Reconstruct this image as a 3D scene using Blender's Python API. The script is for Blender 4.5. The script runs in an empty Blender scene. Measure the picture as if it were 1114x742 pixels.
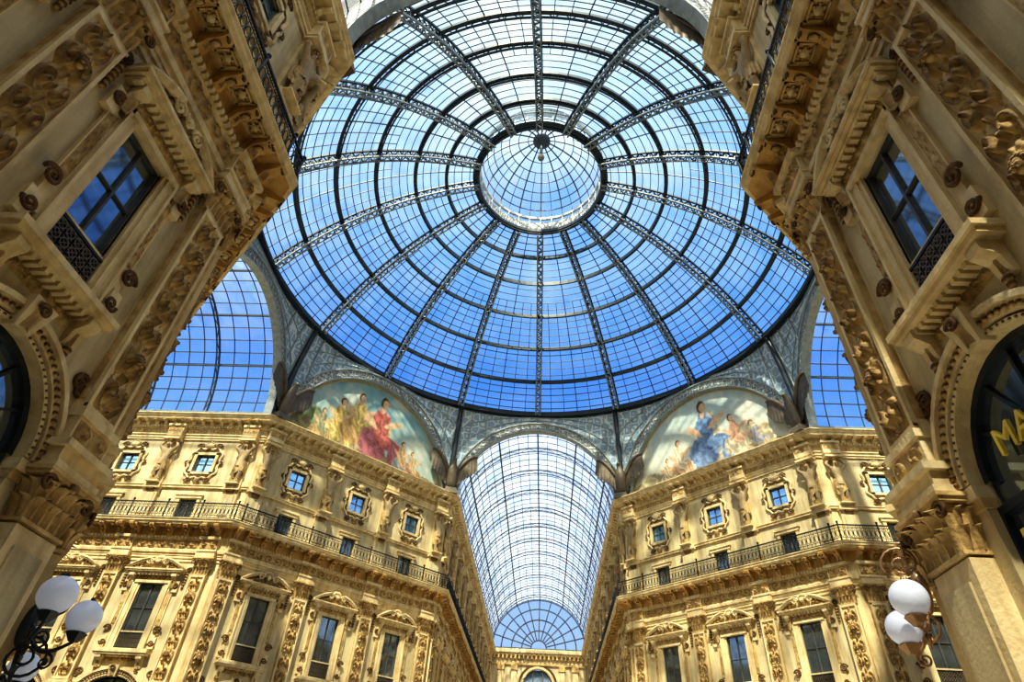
import bpy, bmesh, math, random
import numpy as np
from mathutils import Matrix, Vector
random.seed(4); rng=np.random.default_rng(4)
SC=bpy.context.scene
pi=math.pi
# ------------------------------------------------------------ dimensions (m)
W=7.6; A=19.1
ZB=16.35; ZC=24.2; ZD=32.9; RD=19.3; ZL=42.8; RL=5.1
LN=53.0; LS=24.0; LE=29.5
BW=4.65; PO=.62
BWE=5.5; POE=.9
DL=math.hypot(A-W,A-W)
BWD=(DL-2*PO)/3

# ------------------------------------------------------------ materials
def newmat(name):
    m=bpy.data.materials.new(name); m.use_nodes=True
    nt=m.node_tree; nt.nodes.clear()
    out=nt.nodes.new('ShaderNodeOutputMaterial')
    return m,nt,out
def N(nt,t,**k):
    n=nt.nodes.new(t)
    for a,b in k.items(): setattr(n,a,b)
    return n
def ramp(nt,stops,interp='LINEAR'):
    r=N(nt,'ShaderNodeValToRGB'); e=r.color_ramp; e.interpolation=interp
    while len(e.elements)<len(stops): e.elements.new(.5)
    for el,(p,c) in zip(e.elements,stops): el.position=p; el.color=(*c,1)
    return r
def stone(name,c1,c2,c3,bump=.25,scale=1.0,rough=.8,fine=14,cavity=None):
    m,nt,out=newmat(name)
    p=N(nt,'ShaderNodeBsdfPrincipled'); p.inputs['Roughness'].default_value=rough
    g=N(nt,'ShaderNodeNewGeometry')
    n=N(nt,'ShaderNodeTexNoise'); n.inputs['Scale'].default_value=.55*scale; n.inputs['Detail'].default_value=9; n.inputs['Roughness'].default_value=.65
    nt.links.new(g.outputs['Position'],n.inputs['Vector'])
    r=ramp(nt,[(.3,c1),(.52,c2),(.72,c3)])
    nt.links.new(n.outputs['Fac'],r.inputs[0])
    col=r.outputs[0]
    # streaky weathering running down the wall
    mp=N(nt,'ShaderNodeMapping'); mp.inputs['Scale'].default_value=(2.6,2.6,.35); nt.links.new(g.outputs['Position'],mp.inputs['Vector'])
    ns=N(nt,'ShaderNodeTexNoise'); ns.inputs['Scale'].default_value=1.3; ns.inputs['Detail'].default_value=7; nt.links.new(mp.outputs[0],ns.inputs['Vector'])
    rs=ramp(nt,[(.36,(.60,.54,.46)),(.56,(1,1,1))]); nt.links.new(ns.outputs['Fac'],rs.inputs[0])
    mm=N(nt,'ShaderNodeMix',data_type='RGBA',blend_type='MULTIPLY'); mm.inputs[0].default_value=.6; nt.links.new(col,mm.inputs[6]); nt.links.new(rs.outputs[0],mm.inputs[7]); col=mm.outputs[2]
    if cavity:  # darker tint in concave creases, taken from mesh pointiness
        rp=ramp(nt,[(.40,cavity),(.49,(.85,.82,.76)),(.52,(1,1,1)),(.60,(1.0,1.0,1.0))]); nt.links.new(g.outputs['Pointiness'],rp.inputs[0])
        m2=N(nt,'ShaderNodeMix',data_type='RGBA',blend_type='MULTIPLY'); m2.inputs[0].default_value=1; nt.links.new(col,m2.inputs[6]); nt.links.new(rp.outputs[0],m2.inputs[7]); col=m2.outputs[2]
    nt.links.new(col,p.inputs['Base Color'])
    n2=N(nt,'ShaderNodeTexNoise'); n2.inputs['Scale'].default_value=fine; n2.inputs['Detail'].default_value=6
    nt.links.new(g.outputs['Position'],n2.inputs['Vector'])
    b=N(nt,'ShaderNodeBump'); b.inputs['Strength'].default_value=bump; b.inputs['Distance'].default_value=.05
    nt.links.new(n2.outputs['Fac'],b.inputs['Height']); nt.links.new(b.outputs[0],p.inputs['Normal'])
    nt.links.new(p.outputs[0],out.inputs[0]); return m
M_wall=stone('stucco_cream',(.50,.415,.23),(.65,.545,.32),(.73,.62,.38),.25)
M_trim=stone('stone_trim',(.64,.48,.24),(.81,.655,.365),(.88,.75,.46),.35,2)
M_carv=stone('carved_stone',(.40,.25,.09),(.64,.45,.19),(.77,.59,.30),.6,3,cavity=(.20,.13,.07))
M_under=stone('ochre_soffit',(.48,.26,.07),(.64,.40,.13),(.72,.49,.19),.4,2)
M_floor=stone('marble_floor',(.58,.50,.40),(.72,.64,.52),(.80,.73,.62),.05,.6,.3)
def simple(name,col,rough=.5,metal=0,**k):
    m,nt,out=newmat(name); p=N(nt,'ShaderNodeBsdfPrincipled')
    n=N(nt,'ShaderNodeTexNoise'); n.inputs['Scale'].default_value=3; n.inputs['Detail'].default_value=5
    r=ramp(nt,[(.3,tuple(c*.75 for c in col)),(.7,tuple(min(1,c*1.2) for c in col))])
    g=N(nt,'ShaderNodeNewGeometry'); nt.links.new(g.outputs['Position'],n.inputs['Vector'])
    nt.links.new(n.outputs['Fac'],r.inputs[0]); nt.links.new(r.outputs[0],p.inputs['Base Color'])
    p.inputs['Roughness'].default_value=rough; p.inputs['Metallic'].default_value=metal
    for a,b in k.items():
        try: p.inputs[a].default_value=b
        except: pass
    nt.links.new(p.outputs[0],out.inputs[0]); return m
M_iron=simple('dark_iron',(.020,.030,.042),.45,.2)
M_rib=simple('painted_iron_grey',(.22,.27,.31),.5,.1)
M_ribd=simple('painted_iron_blue',(.026,.042,.062),.5,.1)
M_rail=simple('balcony_iron',(.015,.017,.02),.5,.3)
M_bronze=simple('aged_bronze',(.15,.12,.085),.5,.3)
M_ironlit=simple('lit_iron_bracket',(.42,.26,.14),.35,.5)  # iron bracket, its lit gold-brown look put into the colour
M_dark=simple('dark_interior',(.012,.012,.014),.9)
M_frame=simple('window_timber',(.08,.08,.075),.5)
M_gold=simple('gold_letters',(.90,.66,.08),.4)
def winglass(name,c):
    m,nt,out=newmat(name); p=N(nt,'ShaderNodeBsdfPrincipled'); p.inputs['Base Color'].default_value=(*c,1)
    p.inputs['Metallic'].default_value=.85; p.inputs['Roughness'].default_value=.05
    g=N(nt,'ShaderNodeNewGeometry'); n=N(nt,'ShaderNodeTexNoise'); n.inputs['Scale'].default_value=1.1; nt.links.new(g.outputs['Position'],n.inputs['Vector'])
    b=N(nt,'ShaderNodeBump'); b.inputs['Strength'].default_value=.12; nt.links.new(n.outputs['Fac'],b.inputs['Height']); nt.links.new(b.outputs[0],p.inputs['Normal'])
    nt.links.new(p.outputs[0],out.inputs[0]); return m
M_win=winglass('window_glass',(.22,.28,.34)); M_winb=winglass('attic_window_glass',(.34,.60,.90))  # attic panes carry the blue sky reflection in their base colour
# roof glass
def roofglass(name,tint,white,f0,f1,scale):
    m,nt,out=newmat(name)
    g=N(nt,'ShaderNodeNewGeometry'); n=N(nt,'ShaderNodeTexNoise'); n.inputs['Scale'].default_value=scale; n.inputs['Detail'].default_value=4
    nt.links.new(g.outputs['Position'],n.inputs['Vector'])
    n2=N(nt,'ShaderNodeTexVoronoi'); n2.inputs['Scale'].default_value=.9; nt.links.new(g.outputs['Position'],n2.inputs['Vector'])
    mx=N(nt,'ShaderNodeMath',operation='MULTIPLY_ADD'); mx.inputs[1].default_value=.3
    sep=N(nt,'ShaderNodeSeparateColor'); nt.links.new(n2.outputs['Color'],sep.inputs[0])
    nt.links.new(sep.outputs[0],mx.inputs[0]); nt.links.new(n.outputs['Fac'],mx.inputs[2])
    mr=N(nt,'ShaderNodeMapRange'); mr.inputs[1].default_value=.4; mr.inputs[2].default_value=.95; mr.inputs[3].default_value=f0; mr.inputs[4].default_value=f1
    nt.links.new(mx.outputs[0],mr.inputs[0])
    t=N(nt,'ShaderNodeBsdfTransparent'); t.inputs[0].default_value=(*tint,1)
    d=N(nt,'ShaderNodeBsdfTranslucent'); d.inputs[0].default_value=(*white,1)
    x=N(nt,'ShaderNodeMixShader'); nt.links.new(mr.outputs[0],x.inputs[0]); nt.links.new(t.outputs[0],x.inputs[1]); nt.links.new(d.outputs[0],x.inputs[2])
    nt.links.new(x.outputs[0],out.inputs[0]); return m
M_dome=roofglass('dome_glass',(.86,.95,1),(.55,.72,1),.0,.12,.35)
M_vault=roofglass('vault_glass',(.86,.94,1),(.7,.82,1),.05,.20,.5)
M_vaultn=roofglass('dusty_vault_glass',(.86,.93,1),(.82,.88,.95),.20,.45,.5)
# lace iron infill
def lace(name,ca,cb,scale):
    m,nt,out=newmat(name); p=N(nt,'ShaderNodeBsdfPrincipled'); p.inputs['Roughness'].default_value=.6
    g=N(nt,'ShaderNodeNewGeometry'); v=N(nt,'ShaderNodeTexVoronoi',feature='DISTANCE_TO_EDGE'); v.inputs['Scale'].default_value=scale; v.inputs['Randomness'].default_value=.45
    nt.links.new(g.outputs['Position'],v.inputs['Vector'])
    r=ramp(nt,[(.04,ca),(.10,cb),(.3,cb),(.36,ca)]); nt.links.new(v.outputs['Distance'],r.inputs[0]); nt.links.new(r.outputs[0],p.inputs['Base Color'])
    nt.links.new(p.outputs[0],out.inputs[0]); return m
M_lace=lace('pendentive_lacework',(.62,.70,.74),(.26,.38,.50),1.5)
M_arch=lace('arch_lacework',(.70,.69,.64),(.20,.24,.27),2.4)
M_archrim=simple('arch_rim_paint',(.30,.35,.37),.5)
def paintmat():
    m,nt,out=newmat('fresco_paint'); p=N(nt,'ShaderNodeBsdfPrincipled'); p.inputs['Roughness'].default_value=.8
    a=N(nt,'ShaderNodeVertexColor'); a.layer_name='Col'; nt.links.new(a.outputs[0],p.inputs['Base Color'])
    nt.links.new(p.outputs[0],out.inputs[0]); return m
M_paint=paintmat()
m,nt,out=newmat('opal_globe'); p=N(nt,'ShaderNodeBsdfPrincipled'); p.inputs['Base Color'].default_value=(.66,.71,.88,1); p.inputs['Roughness'].default_value=.08
p.inputs['Emission Color'].default_value=(.75,.82,1,1); p.inputs['Emission Strength'].default_value=.12; nt.links.new(p.outputs[0],out.inputs[0]); M_globe=m

# ------------------------------------------------------------ mesh builder
class MB:
    def __init__(s): s.v=[]; s.f=[]; s.m=[]; s.mats=[]; s.M=None; s.sm=[]
    def mi(s,mat):
        if mat not in s.mats: s.mats.append(mat)
        return s.mats.index(mat)
    def add(s,vs,fs,mat,smooth=False):
        o=len(s.v)
        if s.M is not None: vs=[tuple(s.M@Vector(v)) for v in vs]
        s.v.extend([tuple(v) for v in vs]); i=s.mi(mat)
        for f in fs: s.f.append(tuple(o+k for k in f)); s.m.append(i); s.sm.append(smooth)
    def box(s,x0,x1,y0,y1,z0,z1,mat):
        s.add([(x0,y0,z0),(x1,y0,z0),(x1,y1,z0),(x0,y1,z0),(x0,y0,z1),(x1,y0,z1),(x1,y1,z1),(x0,y1,z1)],
              [(0,3,2,1),(4,5,6,7),(0,1,5,4),(1,2,6,5),(2,3,7,6),(3,0,4,7)],mat)
    def frus(s,b,t,z0,z1,mat): # b,t=(x0,x1,y0,y1)
        s.add([(b[0],b[2],z0),(b[1],b[2],z0),(b[1],b[3],z0),(b[0],b[3],z0),(t[0],t[2],z1),(t[1],t[2],z1),(t[1],t[3],z1),(t[0],t[3],z1)],
              [(0,3,2,1),(4,5,6,7),(0,1,5,4),(1,2,6,5),(2,3,7,6),(3,0,4,7)],mat)
    def ell(s,c,r,mat,nu=10,nv=6):
        vs=[];fs=[]
        for j in range(nv+1):
            th=pi*j/nv
            for i in range(nu):
                ph=2*pi*i/nu; vs.append((c[0]+r[0]*math.sin(th)*math.cos(ph),c[1]+r[1]*math.sin(th)*math.sin(ph),c[2]+r[2]*math.cos(th)))
        for j in range(nv):
            for i in range(nu): fs.append((j*nu+i,j*nu+(i+1)%nu,(j+1)*nu+(i+1)%nu,(j+1)*nu+i))
        s.add(vs,fs,mat,True)
    def tube(s,pts,r,mat,n=6,closed=False,flat=None,up=None):
        P=[Vector(p) for p in pts]; k=len(P); vs=[];fs=[]
        rr=r if hasattr(r,'__len__') else [r]*k
        ref=Vector(up) if up is not None else None
        for i,p in enumerate(P):
            if closed: t=(P[(i+1)%k]-P[i-1])
            else: t=P[min(i+1,k-1)]-P[max(i-1,0)]
            if t.length<1e-9: t=Vector((0,0,1))
            t.normalize()
            a=ref if ref is not None else (Vector((0,0,1)) if abs(t.z)<.9 else Vector((0,1,0)))
            u=t.cross(a)
            if u.length<1e-6: u=t.cross(Vector((1,0,0)))
            u.normalize(); w=u.cross(t)
            for q in range(n):
                an=2*pi*q/n+pi/n
                fu,fw=(1,1) if flat is None else flat
                vs.append(p+u*(math.cos(an)*rr[i]*fu)+w*(math.sin(an)*rr[i]*fw))
        R=k if closed else k-1
        for i in range(R):
            for q in range(n):
                a=i*n+q;b=i*n+(q+1)%n;c=((i+1)%k)*n+(q+1)%n;d=((i+1)%k)*n+q
                fs.append((a,b,c,d))
        if not closed: fs.append(tuple(range(n))[::-1]); fs.append(tuple((k-1)*n+q for q in range(n)))
        s.add(vs,fs,mat,n>4)
    def spiral(s,c,r,turns,mat,rad=.04,sx=1,sz=1,ph0=0,y=0):
        pts=[];rs=[];n=int(14*turns)+2
        for i in range(n):
            t=i/(n-1); a=ph0+turns*2*pi*t; q=r*(1-.85*t)
            pts.append((c[0]+sx*q*math.cos(a),c[1]+y*t,c[2]+sz*q*math.sin(a))); rs.append(rad*(1-.35*t))
        s.tube(pts,rs,mat,5,up=(0,1,0))
    def archband(s,cx,cz,r0,r1,y0,y1,mat,n=20,a0=0,a1=pi):
        vs=[];fs=[]
        for i in range(n+1):
            a=a0+(a1-a0)*i/n; c,d=math.cos(a),math.sin(a)
            vs+= [(cx+r0*c,y0,cz+r0*d),(cx+r0*c,y1,cz+r0*d),(cx+r1*c,y1,cz+r1*d),(cx+r1*c,y0,cz+r1*d)]
        for i in range(n):
            o=4*i
            for q in range(4): fs.append((o+q,o+(q+1)%4,o+4+(q+1)%4,o+4+q))
        s.add(vs,fs,mat)
    def grid(s,X,Y,Z,mat,smooth=True):
        nz,nx=X.shape; vs=list(zip(X.ravel().tolist(),Y.ravel().tolist(),Z.ravel().tolist()))
        fs=[(j*nx+i,j*nx+i+1,(j+1)*nx+i+1,(j+1)*nx+i) for j in range(nz-1) for i in range(nx-1)]
        s.add(vs,fs,mat,smooth)
    def mesh(s,name):
        me=bpy.data.meshes.new(name); me.from_pydata(s.v,[],s.f)
        for m in s.mats: me.materials.append(m)
        me.polygons.foreach_set('material_index',s.m); me.polygons.foreach_set('use_smooth',s.sm)
        me.update(); return me
def link(name,me,parent=None,M=None):
    o=bpy.data.objects.new(name,me); SC.collection.objects.link(o)
    if parent: o.parent=parent
    if M is not None: o.matrix_local=M
    return o
def empty(name,M=None):
    o=bpy.data.objects.new(name,None); SC.collection.objects.link(o)
    if M is not None: o.matrix_world=M
    return o

# ------------------------------------------------------------ carved relief
def hpanel(u,t):
    au=np.abs(u); P=.78
    k=np.floor(t/P); tc=t/P-k-.5
    du=(au-.48)/.46; dt=tc*2.0
    r=np.hypot(du,dt); ph=np.arctan2(dt,du)
    sg=np.where(k%2==0,1,-1)
    sp=(.5+.5*np.cos(sg*ph+8.5*r))*np.clip(1.25-r,0,1)
    leaf=.35*np.clip(np.sin(5*ph+2*r),0,1)*np.clip(1.3-r,0,1)
    stem=np.exp(-(u/.13)**2)*(.6+.4*np.cos(2*pi*t/P*2))
    kk=(t+.2)/3.1; q=(kk-np.floor(kk)-.5)*3.1
    med=np.hypot(u/.6,q/.42); mh=np.where(med<1,.9*np.sqrt(np.clip(1-med**2,0,1))*(.7+.3*np.cos(9*u)*np.cos(12*q)),0)
    return np.maximum(np.maximum(sp,leaf),np.maximum(stem*.8,mh))
def relief_v(mb,x0,x1,z0,z1,y,amp,nx,nz,mat):
    xs=np.linspace(x0,x1,nx); zs=np.linspace(z0,z1,nz); X,Z=np.meshgrid(xs,zs)
    u=(X-(x0+x1)/2)/((x1-x0)/2); h=hpanel(u,Z-z0)
    edge=np.minimum(np.minimum(X-x0,x1-X),np.minimum(Z-z0,z1-Z)); h=h*np.clip(edge/.04,0,1)
    mb.grid(X,y+amp*h,Z,mat)
def relief_h(mb,x0,x1,z0,z1,y,amp,nx,nz,mat):
    xs=np.linspace(x0,x1,nx); zs=np.linspace(z0,z1,nz); X,Z=np.meshgrid(xs,zs)
    u=(Z-(z0+z1)/2)/((z1-z0)/2); P=(z1-z0)*1.15
    t=np.abs(X-(x0+x1)/2)/P; k=np.floor(t); tc=(t-k-.5)*2; r=np.hypot(u*.95,tc); ph=np.arctan2(u,tc); sg=np.where(k%2==0,1,-1)
    h=(.5+.5*np.cos(sg*ph+7.5*r))*np.clip(1.3-r,0,1)+.3*np.clip(np.sin(5*ph),0,1)*np.clip(1.2-r,0,1)
    edge=np.minimum(np.minimum(X-x0,x1-X),np.minimum(Z-z0,z1-Z)); h=h*np.clip(edge/.05,0,1)
    mb.grid(X,y+amp*h,Z,mat)
def leaf(mb,c,w,h,out,mat,ang=0):
    n=6; X=np.zeros((n,5));Y=X.copy();Z=X.copy(); ca,sa=math.cos(ang),math.sin(ang)
    for j in range(n):
        t=j/(n-1); ww=w*(.55+.6*math.sin(pi*min(t*.85+.1,1)))*(1-.6*max(0,t-.75)*4)
        o=out*(t**2.2); zz=h*(math.sin(t*1.9)/math.sin(1.57) if t>.0 else 0)
        for i in range(5):
            q=(i-2)/2; x=q*ww/2; y=o+.03-.05*q*q*(1)+.02*math.cos(q*9)
            X[j,i]=c[0]+x*ca-y*sa; Y[j,i]=c[1]+x*sa+y*ca; Z[j,i]=c[2]+zz
    mb.grid(X,Y,Z,mat)
def capital(mb,hw,d,z0,z1,mat,fl=.16):
    h=z1-z0
    mb.frus((-hw,hw,0,d),(-hw-fl*.5,hw+fl*.5,0,d+fl*.5),z0,z1-.18*h,mat)
    mb.box(-hw-.05,hw+.05,0,d+.05,z0-.07*h,z0,mat)
    mb.box(-hw-fl*1.3,hw+fl*1.3,0,d+fl*1.3,z1-.16*h,z1-.08*h,mat); mb.box(-hw-fl*1.6,hw+fl*1.6,0,d+fl*1.6,z1-.08*h,z1,mat)
    for row,(zz,hh,n) in enumerate(((0,.42,5),(.3,.45,4))):
        for i in range(n):
            x=-hw*.85+1.7*hw*i/(n-1); leaf(mb,(x,d+.02+.03*row,z0+zz*h),2*hw/n*1.05,hh*h,.20+.05*row,mat)
        for sx in (-1,1):
            for yy in (.25,.75): leaf(mb,(sx*(hw+.02),d*yy,z0+zz*h),d*.5,hh*h,.16,mat,-sx*pi/2)
    for sx in (-1,1):
        mb.spiral((sx*(hw+.05),d+fl*1.1,z1-.3*h),.15*h+.03,1.6,mat,.04,sx=-sx)
    mb.ell((0,d+fl*1.4,z1-.14*h),(.1,.06,.1),mat)
def putto_head(mb,c,s,mat):
    mb.ell(c,(.1*s,.1*s,.13*s),mat,10,7); mb.ell((c[0],c[1]+.09*s,c[2]-.01*s),(.02*s,.03*s,.03*s),mat,6,4)
    for sx in (-1,1): mb.ell((c[0]+sx*.04*s,c[1]+.08*s,c[2]-.03*s),(.04*s,.04*s,.04*s),mat,6,4)
    for q in range(7): a=pi*q/6; mb.ell((c[0]+.1*s*math.cos(a),c[1]+.02*s,c[2]+.09*s*math.sin(a)+.03*s),(.04*s,.05*s,.04*s),mat,6,4)

# ------------------------------------------------------------ bay of facade
def console(mb,x,w,y1,z0,z1,mat,y0=0):
    h=z1-z0
    prof=[(y0,z0),(y0+.18*(y1-y0),z0+.02*h),(y0+.3*(y1-y0),z0+.2*h),(y0+.38*(y1-y0),z0+.5*h),(y0+.7*(y1-y0),z0+.62*h),(y0+.95*(y1-y0),z0+.72*h),(y1,z0+.9*h),(y1-.02,z1),(y0,z1)]
    vs=[(x-w/2,a,b) for a,b in prof]+[(x+w/2,a,b) for a,b in prof]; k=len(prof)
    fs=[tuple(range(k)),tuple(range(2*k-1,k-1,-1))]+[(i,k+i,k+(i+1)%k,(i+1)%k) for i in range(k)]
    mb.add(vs,fs,mat)
def winframe(mb,hw,z0,z1,cols=2,rows=2,y=-.2,gl=None,t=.05):
    mb.box(-hw,hw,y-.03,y-.02,z0,z1,gl or M_win)
    for x in (-hw,hw-t): mb.box(x,x+t,y-.02,y+.06,z0,z1,M_frame)
    for z in (z0,z1-t): mb.box(-hw,hw,y-.02,y+.06,z,z+t,M_frame)
    for i in range(1,cols):
        x=-hw+2*hw*i/cols; mb.box(x-.03,x+.03,y-.02,y+.05,z0,z1,M_frame)
    for j in range(1,rows):
        z=z0+(z1-z0)*j/rows; mb.box(-hw,hw,y-.02,y+.04,z-.02,z+.02,M_frame)
def make_bay():
    mb=MB(); H=BW/2; T=-.6; c=M_wall
    RA=1.52; CZ=6.1
    mb.box(-H,-RA,T,0,0,CZ,c); mb.box(RA,H,T,0,0,CZ,c)
    n=16; zt=8.3
    for i in range(n):
        a0=pi*i/n;a1=pi*(i+1)/n
        def P(a): return (RA*math.cos(a),CZ+RA*math.sin(a))
        def Q(a):
            cx,sz=math.cos(a),math.sin(a); k=min(H/abs(cx) if abs(cx)>1e-6 else 1e9,(zt-CZ)/sz if sz>1e-6 else 1e9); return (k*cx,CZ+k*sz)
        p0,p1,q0,q1=P(a0),P(a1),Q(a0),Q(a1)
        mb.add([(p0[0],0,p0[1]),(q0[0],0,q0[1]),(q1[0],0,q1[1]),(p1[0],0,p1[1])],[(0,1,2,3)],c)
        mb.add([(p0[0],0,p0[1]),(p1[0],0,p1[1]),(p1[0],T,p1[1]),(p0[0],T,p0[1])],[(0,1,2,3)],M_trim)
    mb.add([(-H,-.01,CZ),(-RA-.05,-.01,CZ),(-H,-.01,zt)],[(0,1,2)],c); mb.add([(H,-.01,CZ),(RA+.05,-.01,CZ),(H,-.01,zt)],[(0,1,2)],c)
    for (z0,z1,hw) in ((zt,8.95,0),(8.95,12.6,.6),(12.6,16.6,0),(16.6,18.1,.5),(18.1,20.05,0),(20.05,21.35,.55),(21.35,ZC,0)):
        if hw==0: mb.box(-H,H,T,0,z0,z1,c)
        else: mb.box(-H,-hw,T,0,z0,z1,c); mb.box(hw,H,T,0,z0,z1,c)
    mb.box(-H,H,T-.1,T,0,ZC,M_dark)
    # ---- ground arch glazing + archivolt
    G=-.26
    mb.box(-RA,RA,G,G+.01,0,CZ,M_win)
    mb.add([(0,G+.01,CZ)]+[(RA*math.cos(pi*i/20),G+.01,CZ+RA*math.sin(pi*i/20)) for i in range(21)],[(0,i+1,i+2) for i in range(20)],M_win)
    mb.archband(0,CZ,RA-.12,RA,G,G+.12,M_iron); mb.archband(0,CZ,.55,.62,G,G+.09,M_iron,12)
    for a in (30,60,90,120,150):
        a=math.radians(a); mb.tube([(.55*math.cos(a),G+.05,CZ+.55*math.sin(a)),(RA*math.cos(a),G+.05,CZ+RA*math.sin(a))],.035,M_iron,4)
    mb.box(-RA,RA,G,G+.12,CZ-.5,CZ-.38,M_iron); mb.box(-RA,RA,G,G+.14,4.2,4.5,M_iron)
    for x in (-RA,-.5,.5,RA): mb.box(x-.05,x+.05,G,G+.12,0,CZ-.4,M_iron)
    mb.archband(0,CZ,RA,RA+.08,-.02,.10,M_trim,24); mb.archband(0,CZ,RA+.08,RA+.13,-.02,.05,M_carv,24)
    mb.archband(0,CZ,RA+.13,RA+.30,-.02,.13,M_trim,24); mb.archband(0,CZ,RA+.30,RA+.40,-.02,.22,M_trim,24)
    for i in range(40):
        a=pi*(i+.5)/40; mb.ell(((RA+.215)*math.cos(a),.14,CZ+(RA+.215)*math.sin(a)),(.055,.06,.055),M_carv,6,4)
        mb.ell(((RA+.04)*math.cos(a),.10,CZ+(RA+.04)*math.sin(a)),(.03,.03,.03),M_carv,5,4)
    mb.frus((-.17,.17,0,.22),(-.26,.26,0,.36),CZ+RA-.08,CZ+RA+.5,M_trim); mb.spiral((0,.38,CZ+RA+.34),.13,1.4,M_carv,.04); leaf(mb,(0,.26,CZ+RA-.05),.3,.36,.14,M_carv)
    for sx in (-1,1): # impost
        x0,x1=sorted((sx*(RA-.03),sx*H)); mb.box(x0,x1,-.2,.1,CZ-.22,CZ-.02,M_trim); mb.box(x0,x1,-.2,.05,CZ-.38,CZ-.22,M_carv)
        for q in range(3): mb.spiral((sx*(RA+.22+.1*q),.03,CZ+1.66-.3*q*q*.5),.2-.04*q,1.5,M_carv,.045,sx=sx)
    # ---- main window
    hw=.6
    winframe(mb,hw,9.85,12.6,2,2,-.12)
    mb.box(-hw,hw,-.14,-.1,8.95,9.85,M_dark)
    mb.box(-hw,hw,-.12,.02,9.83,9.93,M_trim)
    mb.box(-hw,hw,.02,.06,9.78,9.84,M_rail); mb.box(-hw,hw,.02,.06,9.0,9.05,M_rail)
    for i in range(5):
        for j in range(3):
            x=-hw+.12+i*.24; z=9.17+j*.24; mb.tube([(x+.1*math.cos(q*pi/4),.04,z+.1*math.sin(q*pi/4)) for q in range(8)],.018,M_bronze,4,True,up=(0,1,0))
            mb.tube([(x-.1,.04,z-.1),(x+.1,.04,z+.1)],.012,M_bronze,4); mb.tube([(x+.1,.04,z-.1),(x-.1,.04,z+.1)],.012,M_bronze,4)
    for sx in (-1,1):
        def bx(a,b,y0,y1,z0,z1,m):
            x0,x1=sorted((sx*a,sx*b)); mb.box(x0,x1,y0,y1,z0,z1,m)
        bx(.6,.70,-.05,.08,8.95,12.6,M_trim); bx(.70,.90,0,.13,8.95,12.7,M_trim); bx(.90,.97,0,.19,8.95,12.75,M_trim)
        bx(.97,1.25,0,.10,9.3,12.3,M_trim)
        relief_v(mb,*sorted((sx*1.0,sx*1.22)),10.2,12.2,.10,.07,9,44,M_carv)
        bx(1.15,1.45,0,.16,12.1,12.75,M_trim); bx(1.10,1.38,0,.14,9.0,9.6,M_trim)
        mb.spiral((sx*1.25,.16,10.0),.2,1.7,M_carv,.05,sx=sx); mb.spiral((sx*1.22,.15,9.3),.16,1.5,M_carv,.045,sx=sx,sz=-1)
        mb.spiral((sx*1.3,.19,12.45),.17,1.6,M_carv,.05,sx=-sx)
        console(mb,sx*1.12,.26,.42,12.45,13.15,M_trim,.1); leaf(mb,(sx*1.12,.25,12.3),.22,.4,.12,M_carv)
        console(mb,sx*1.0,.28,.38,8.0,8.62,M_trim); leaf(mb,(sx*1.0,.1,8.05),.24,.4,.14,M_carv)
        for k in range(3): mb.ell((sx*(1.0),.12,7.95-.1*k),(.1-.025*k,.08-.02*k,.08),M_carv,6,4)
        for q in range(6): mb.ell((sx*(1.62),.04,13.2-.16*q),(.1-.01*abs(q-2),.07,.09),M_carv,7,5)
        mb.spiral((sx*1.65,.05,13.45),.16,1.6,M_carv,.045,sx=sx)
    mb.box(-.97,.97,0,.19,12.6,12.75,M_trim); mb.box(-1.25,1.25,-.05,.14,12.75,13.12,M_trim)
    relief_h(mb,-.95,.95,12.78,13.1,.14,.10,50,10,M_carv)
    mb.box(-1.4,1.4,0,.42,13.12,13.2,M_trim); mb.box(-1.48,1.48,0,.5,13.2,13.28,M_trim); mb.box(-1.54,1.54,0,.55,13.28,13.36,M_trim)
    for i in range(15): mb.box(-1.33+i*.19-.05,-1.33+i*.19+.05,.2,.38,13.02,13.12,M_trim)
    for sx in (-1,1):
        a=[(sx*1.5,.28,13.36),(sx*1.15,.3,13.62),(sx*.8,.3,13.82),(sx*.45,.3,13.92)]
        mb.tube(a,.13,M_trim,6,flat=(1.6,.8)); mb.tube([(p[0],p[1]+.17,p[2]+.06) for p in a],.07,M_trim,5)
        mb.spiral((sx*.42,.42,13.78),.2,1.6,M_trim,.06,sx=-sx)
        for q in range(4): mb.ell((sx*(1.25-.22*q),.32,13.45+.08*q),(.13,.12,.11),M_carv,7,5)
        leaf(mb,(sx*.2,.25,13.4),.3,.5,.22,M_carv,-sx*.5)
    mb.ell((0,.25,13.7),(.22,.2,.32),M_carv,10,7); putto_head(mb,(0,.42,13.78),1.1,M_trim)
    for q in range(7):
        an=pi*(q+.5)/7; mb.ell((.26*math.cos(an),.26,13.93+.2*math.sin(an)),(.07,.07,.12),M_trim,6,4)
    mb.box(-1.3,1.3,0,.42,8.62,8.72,M_trim); mb.box(-1.36,1.36,0,.48,8.72,8.84,M_trim); mb.box(-1.25,1.25,0,.36,8.84,8.95,M_trim)
    for i in range(11): mb.box(-.85+i*.17-.045,-.85+i*.17+.045,0,.3,8.52,8.62,M_trim)
    relief_h(mb,-.8,.8,8.3,8.55,.01,.10,40,8,M_carv)
    # ---- middle entablature
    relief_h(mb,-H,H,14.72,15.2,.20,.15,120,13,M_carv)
    for i in range(25): x=-H+BW*(i+.5)/25; mb.box(x-.055,x+.055,.25,.42,15.28,15.42,M_trim)
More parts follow.
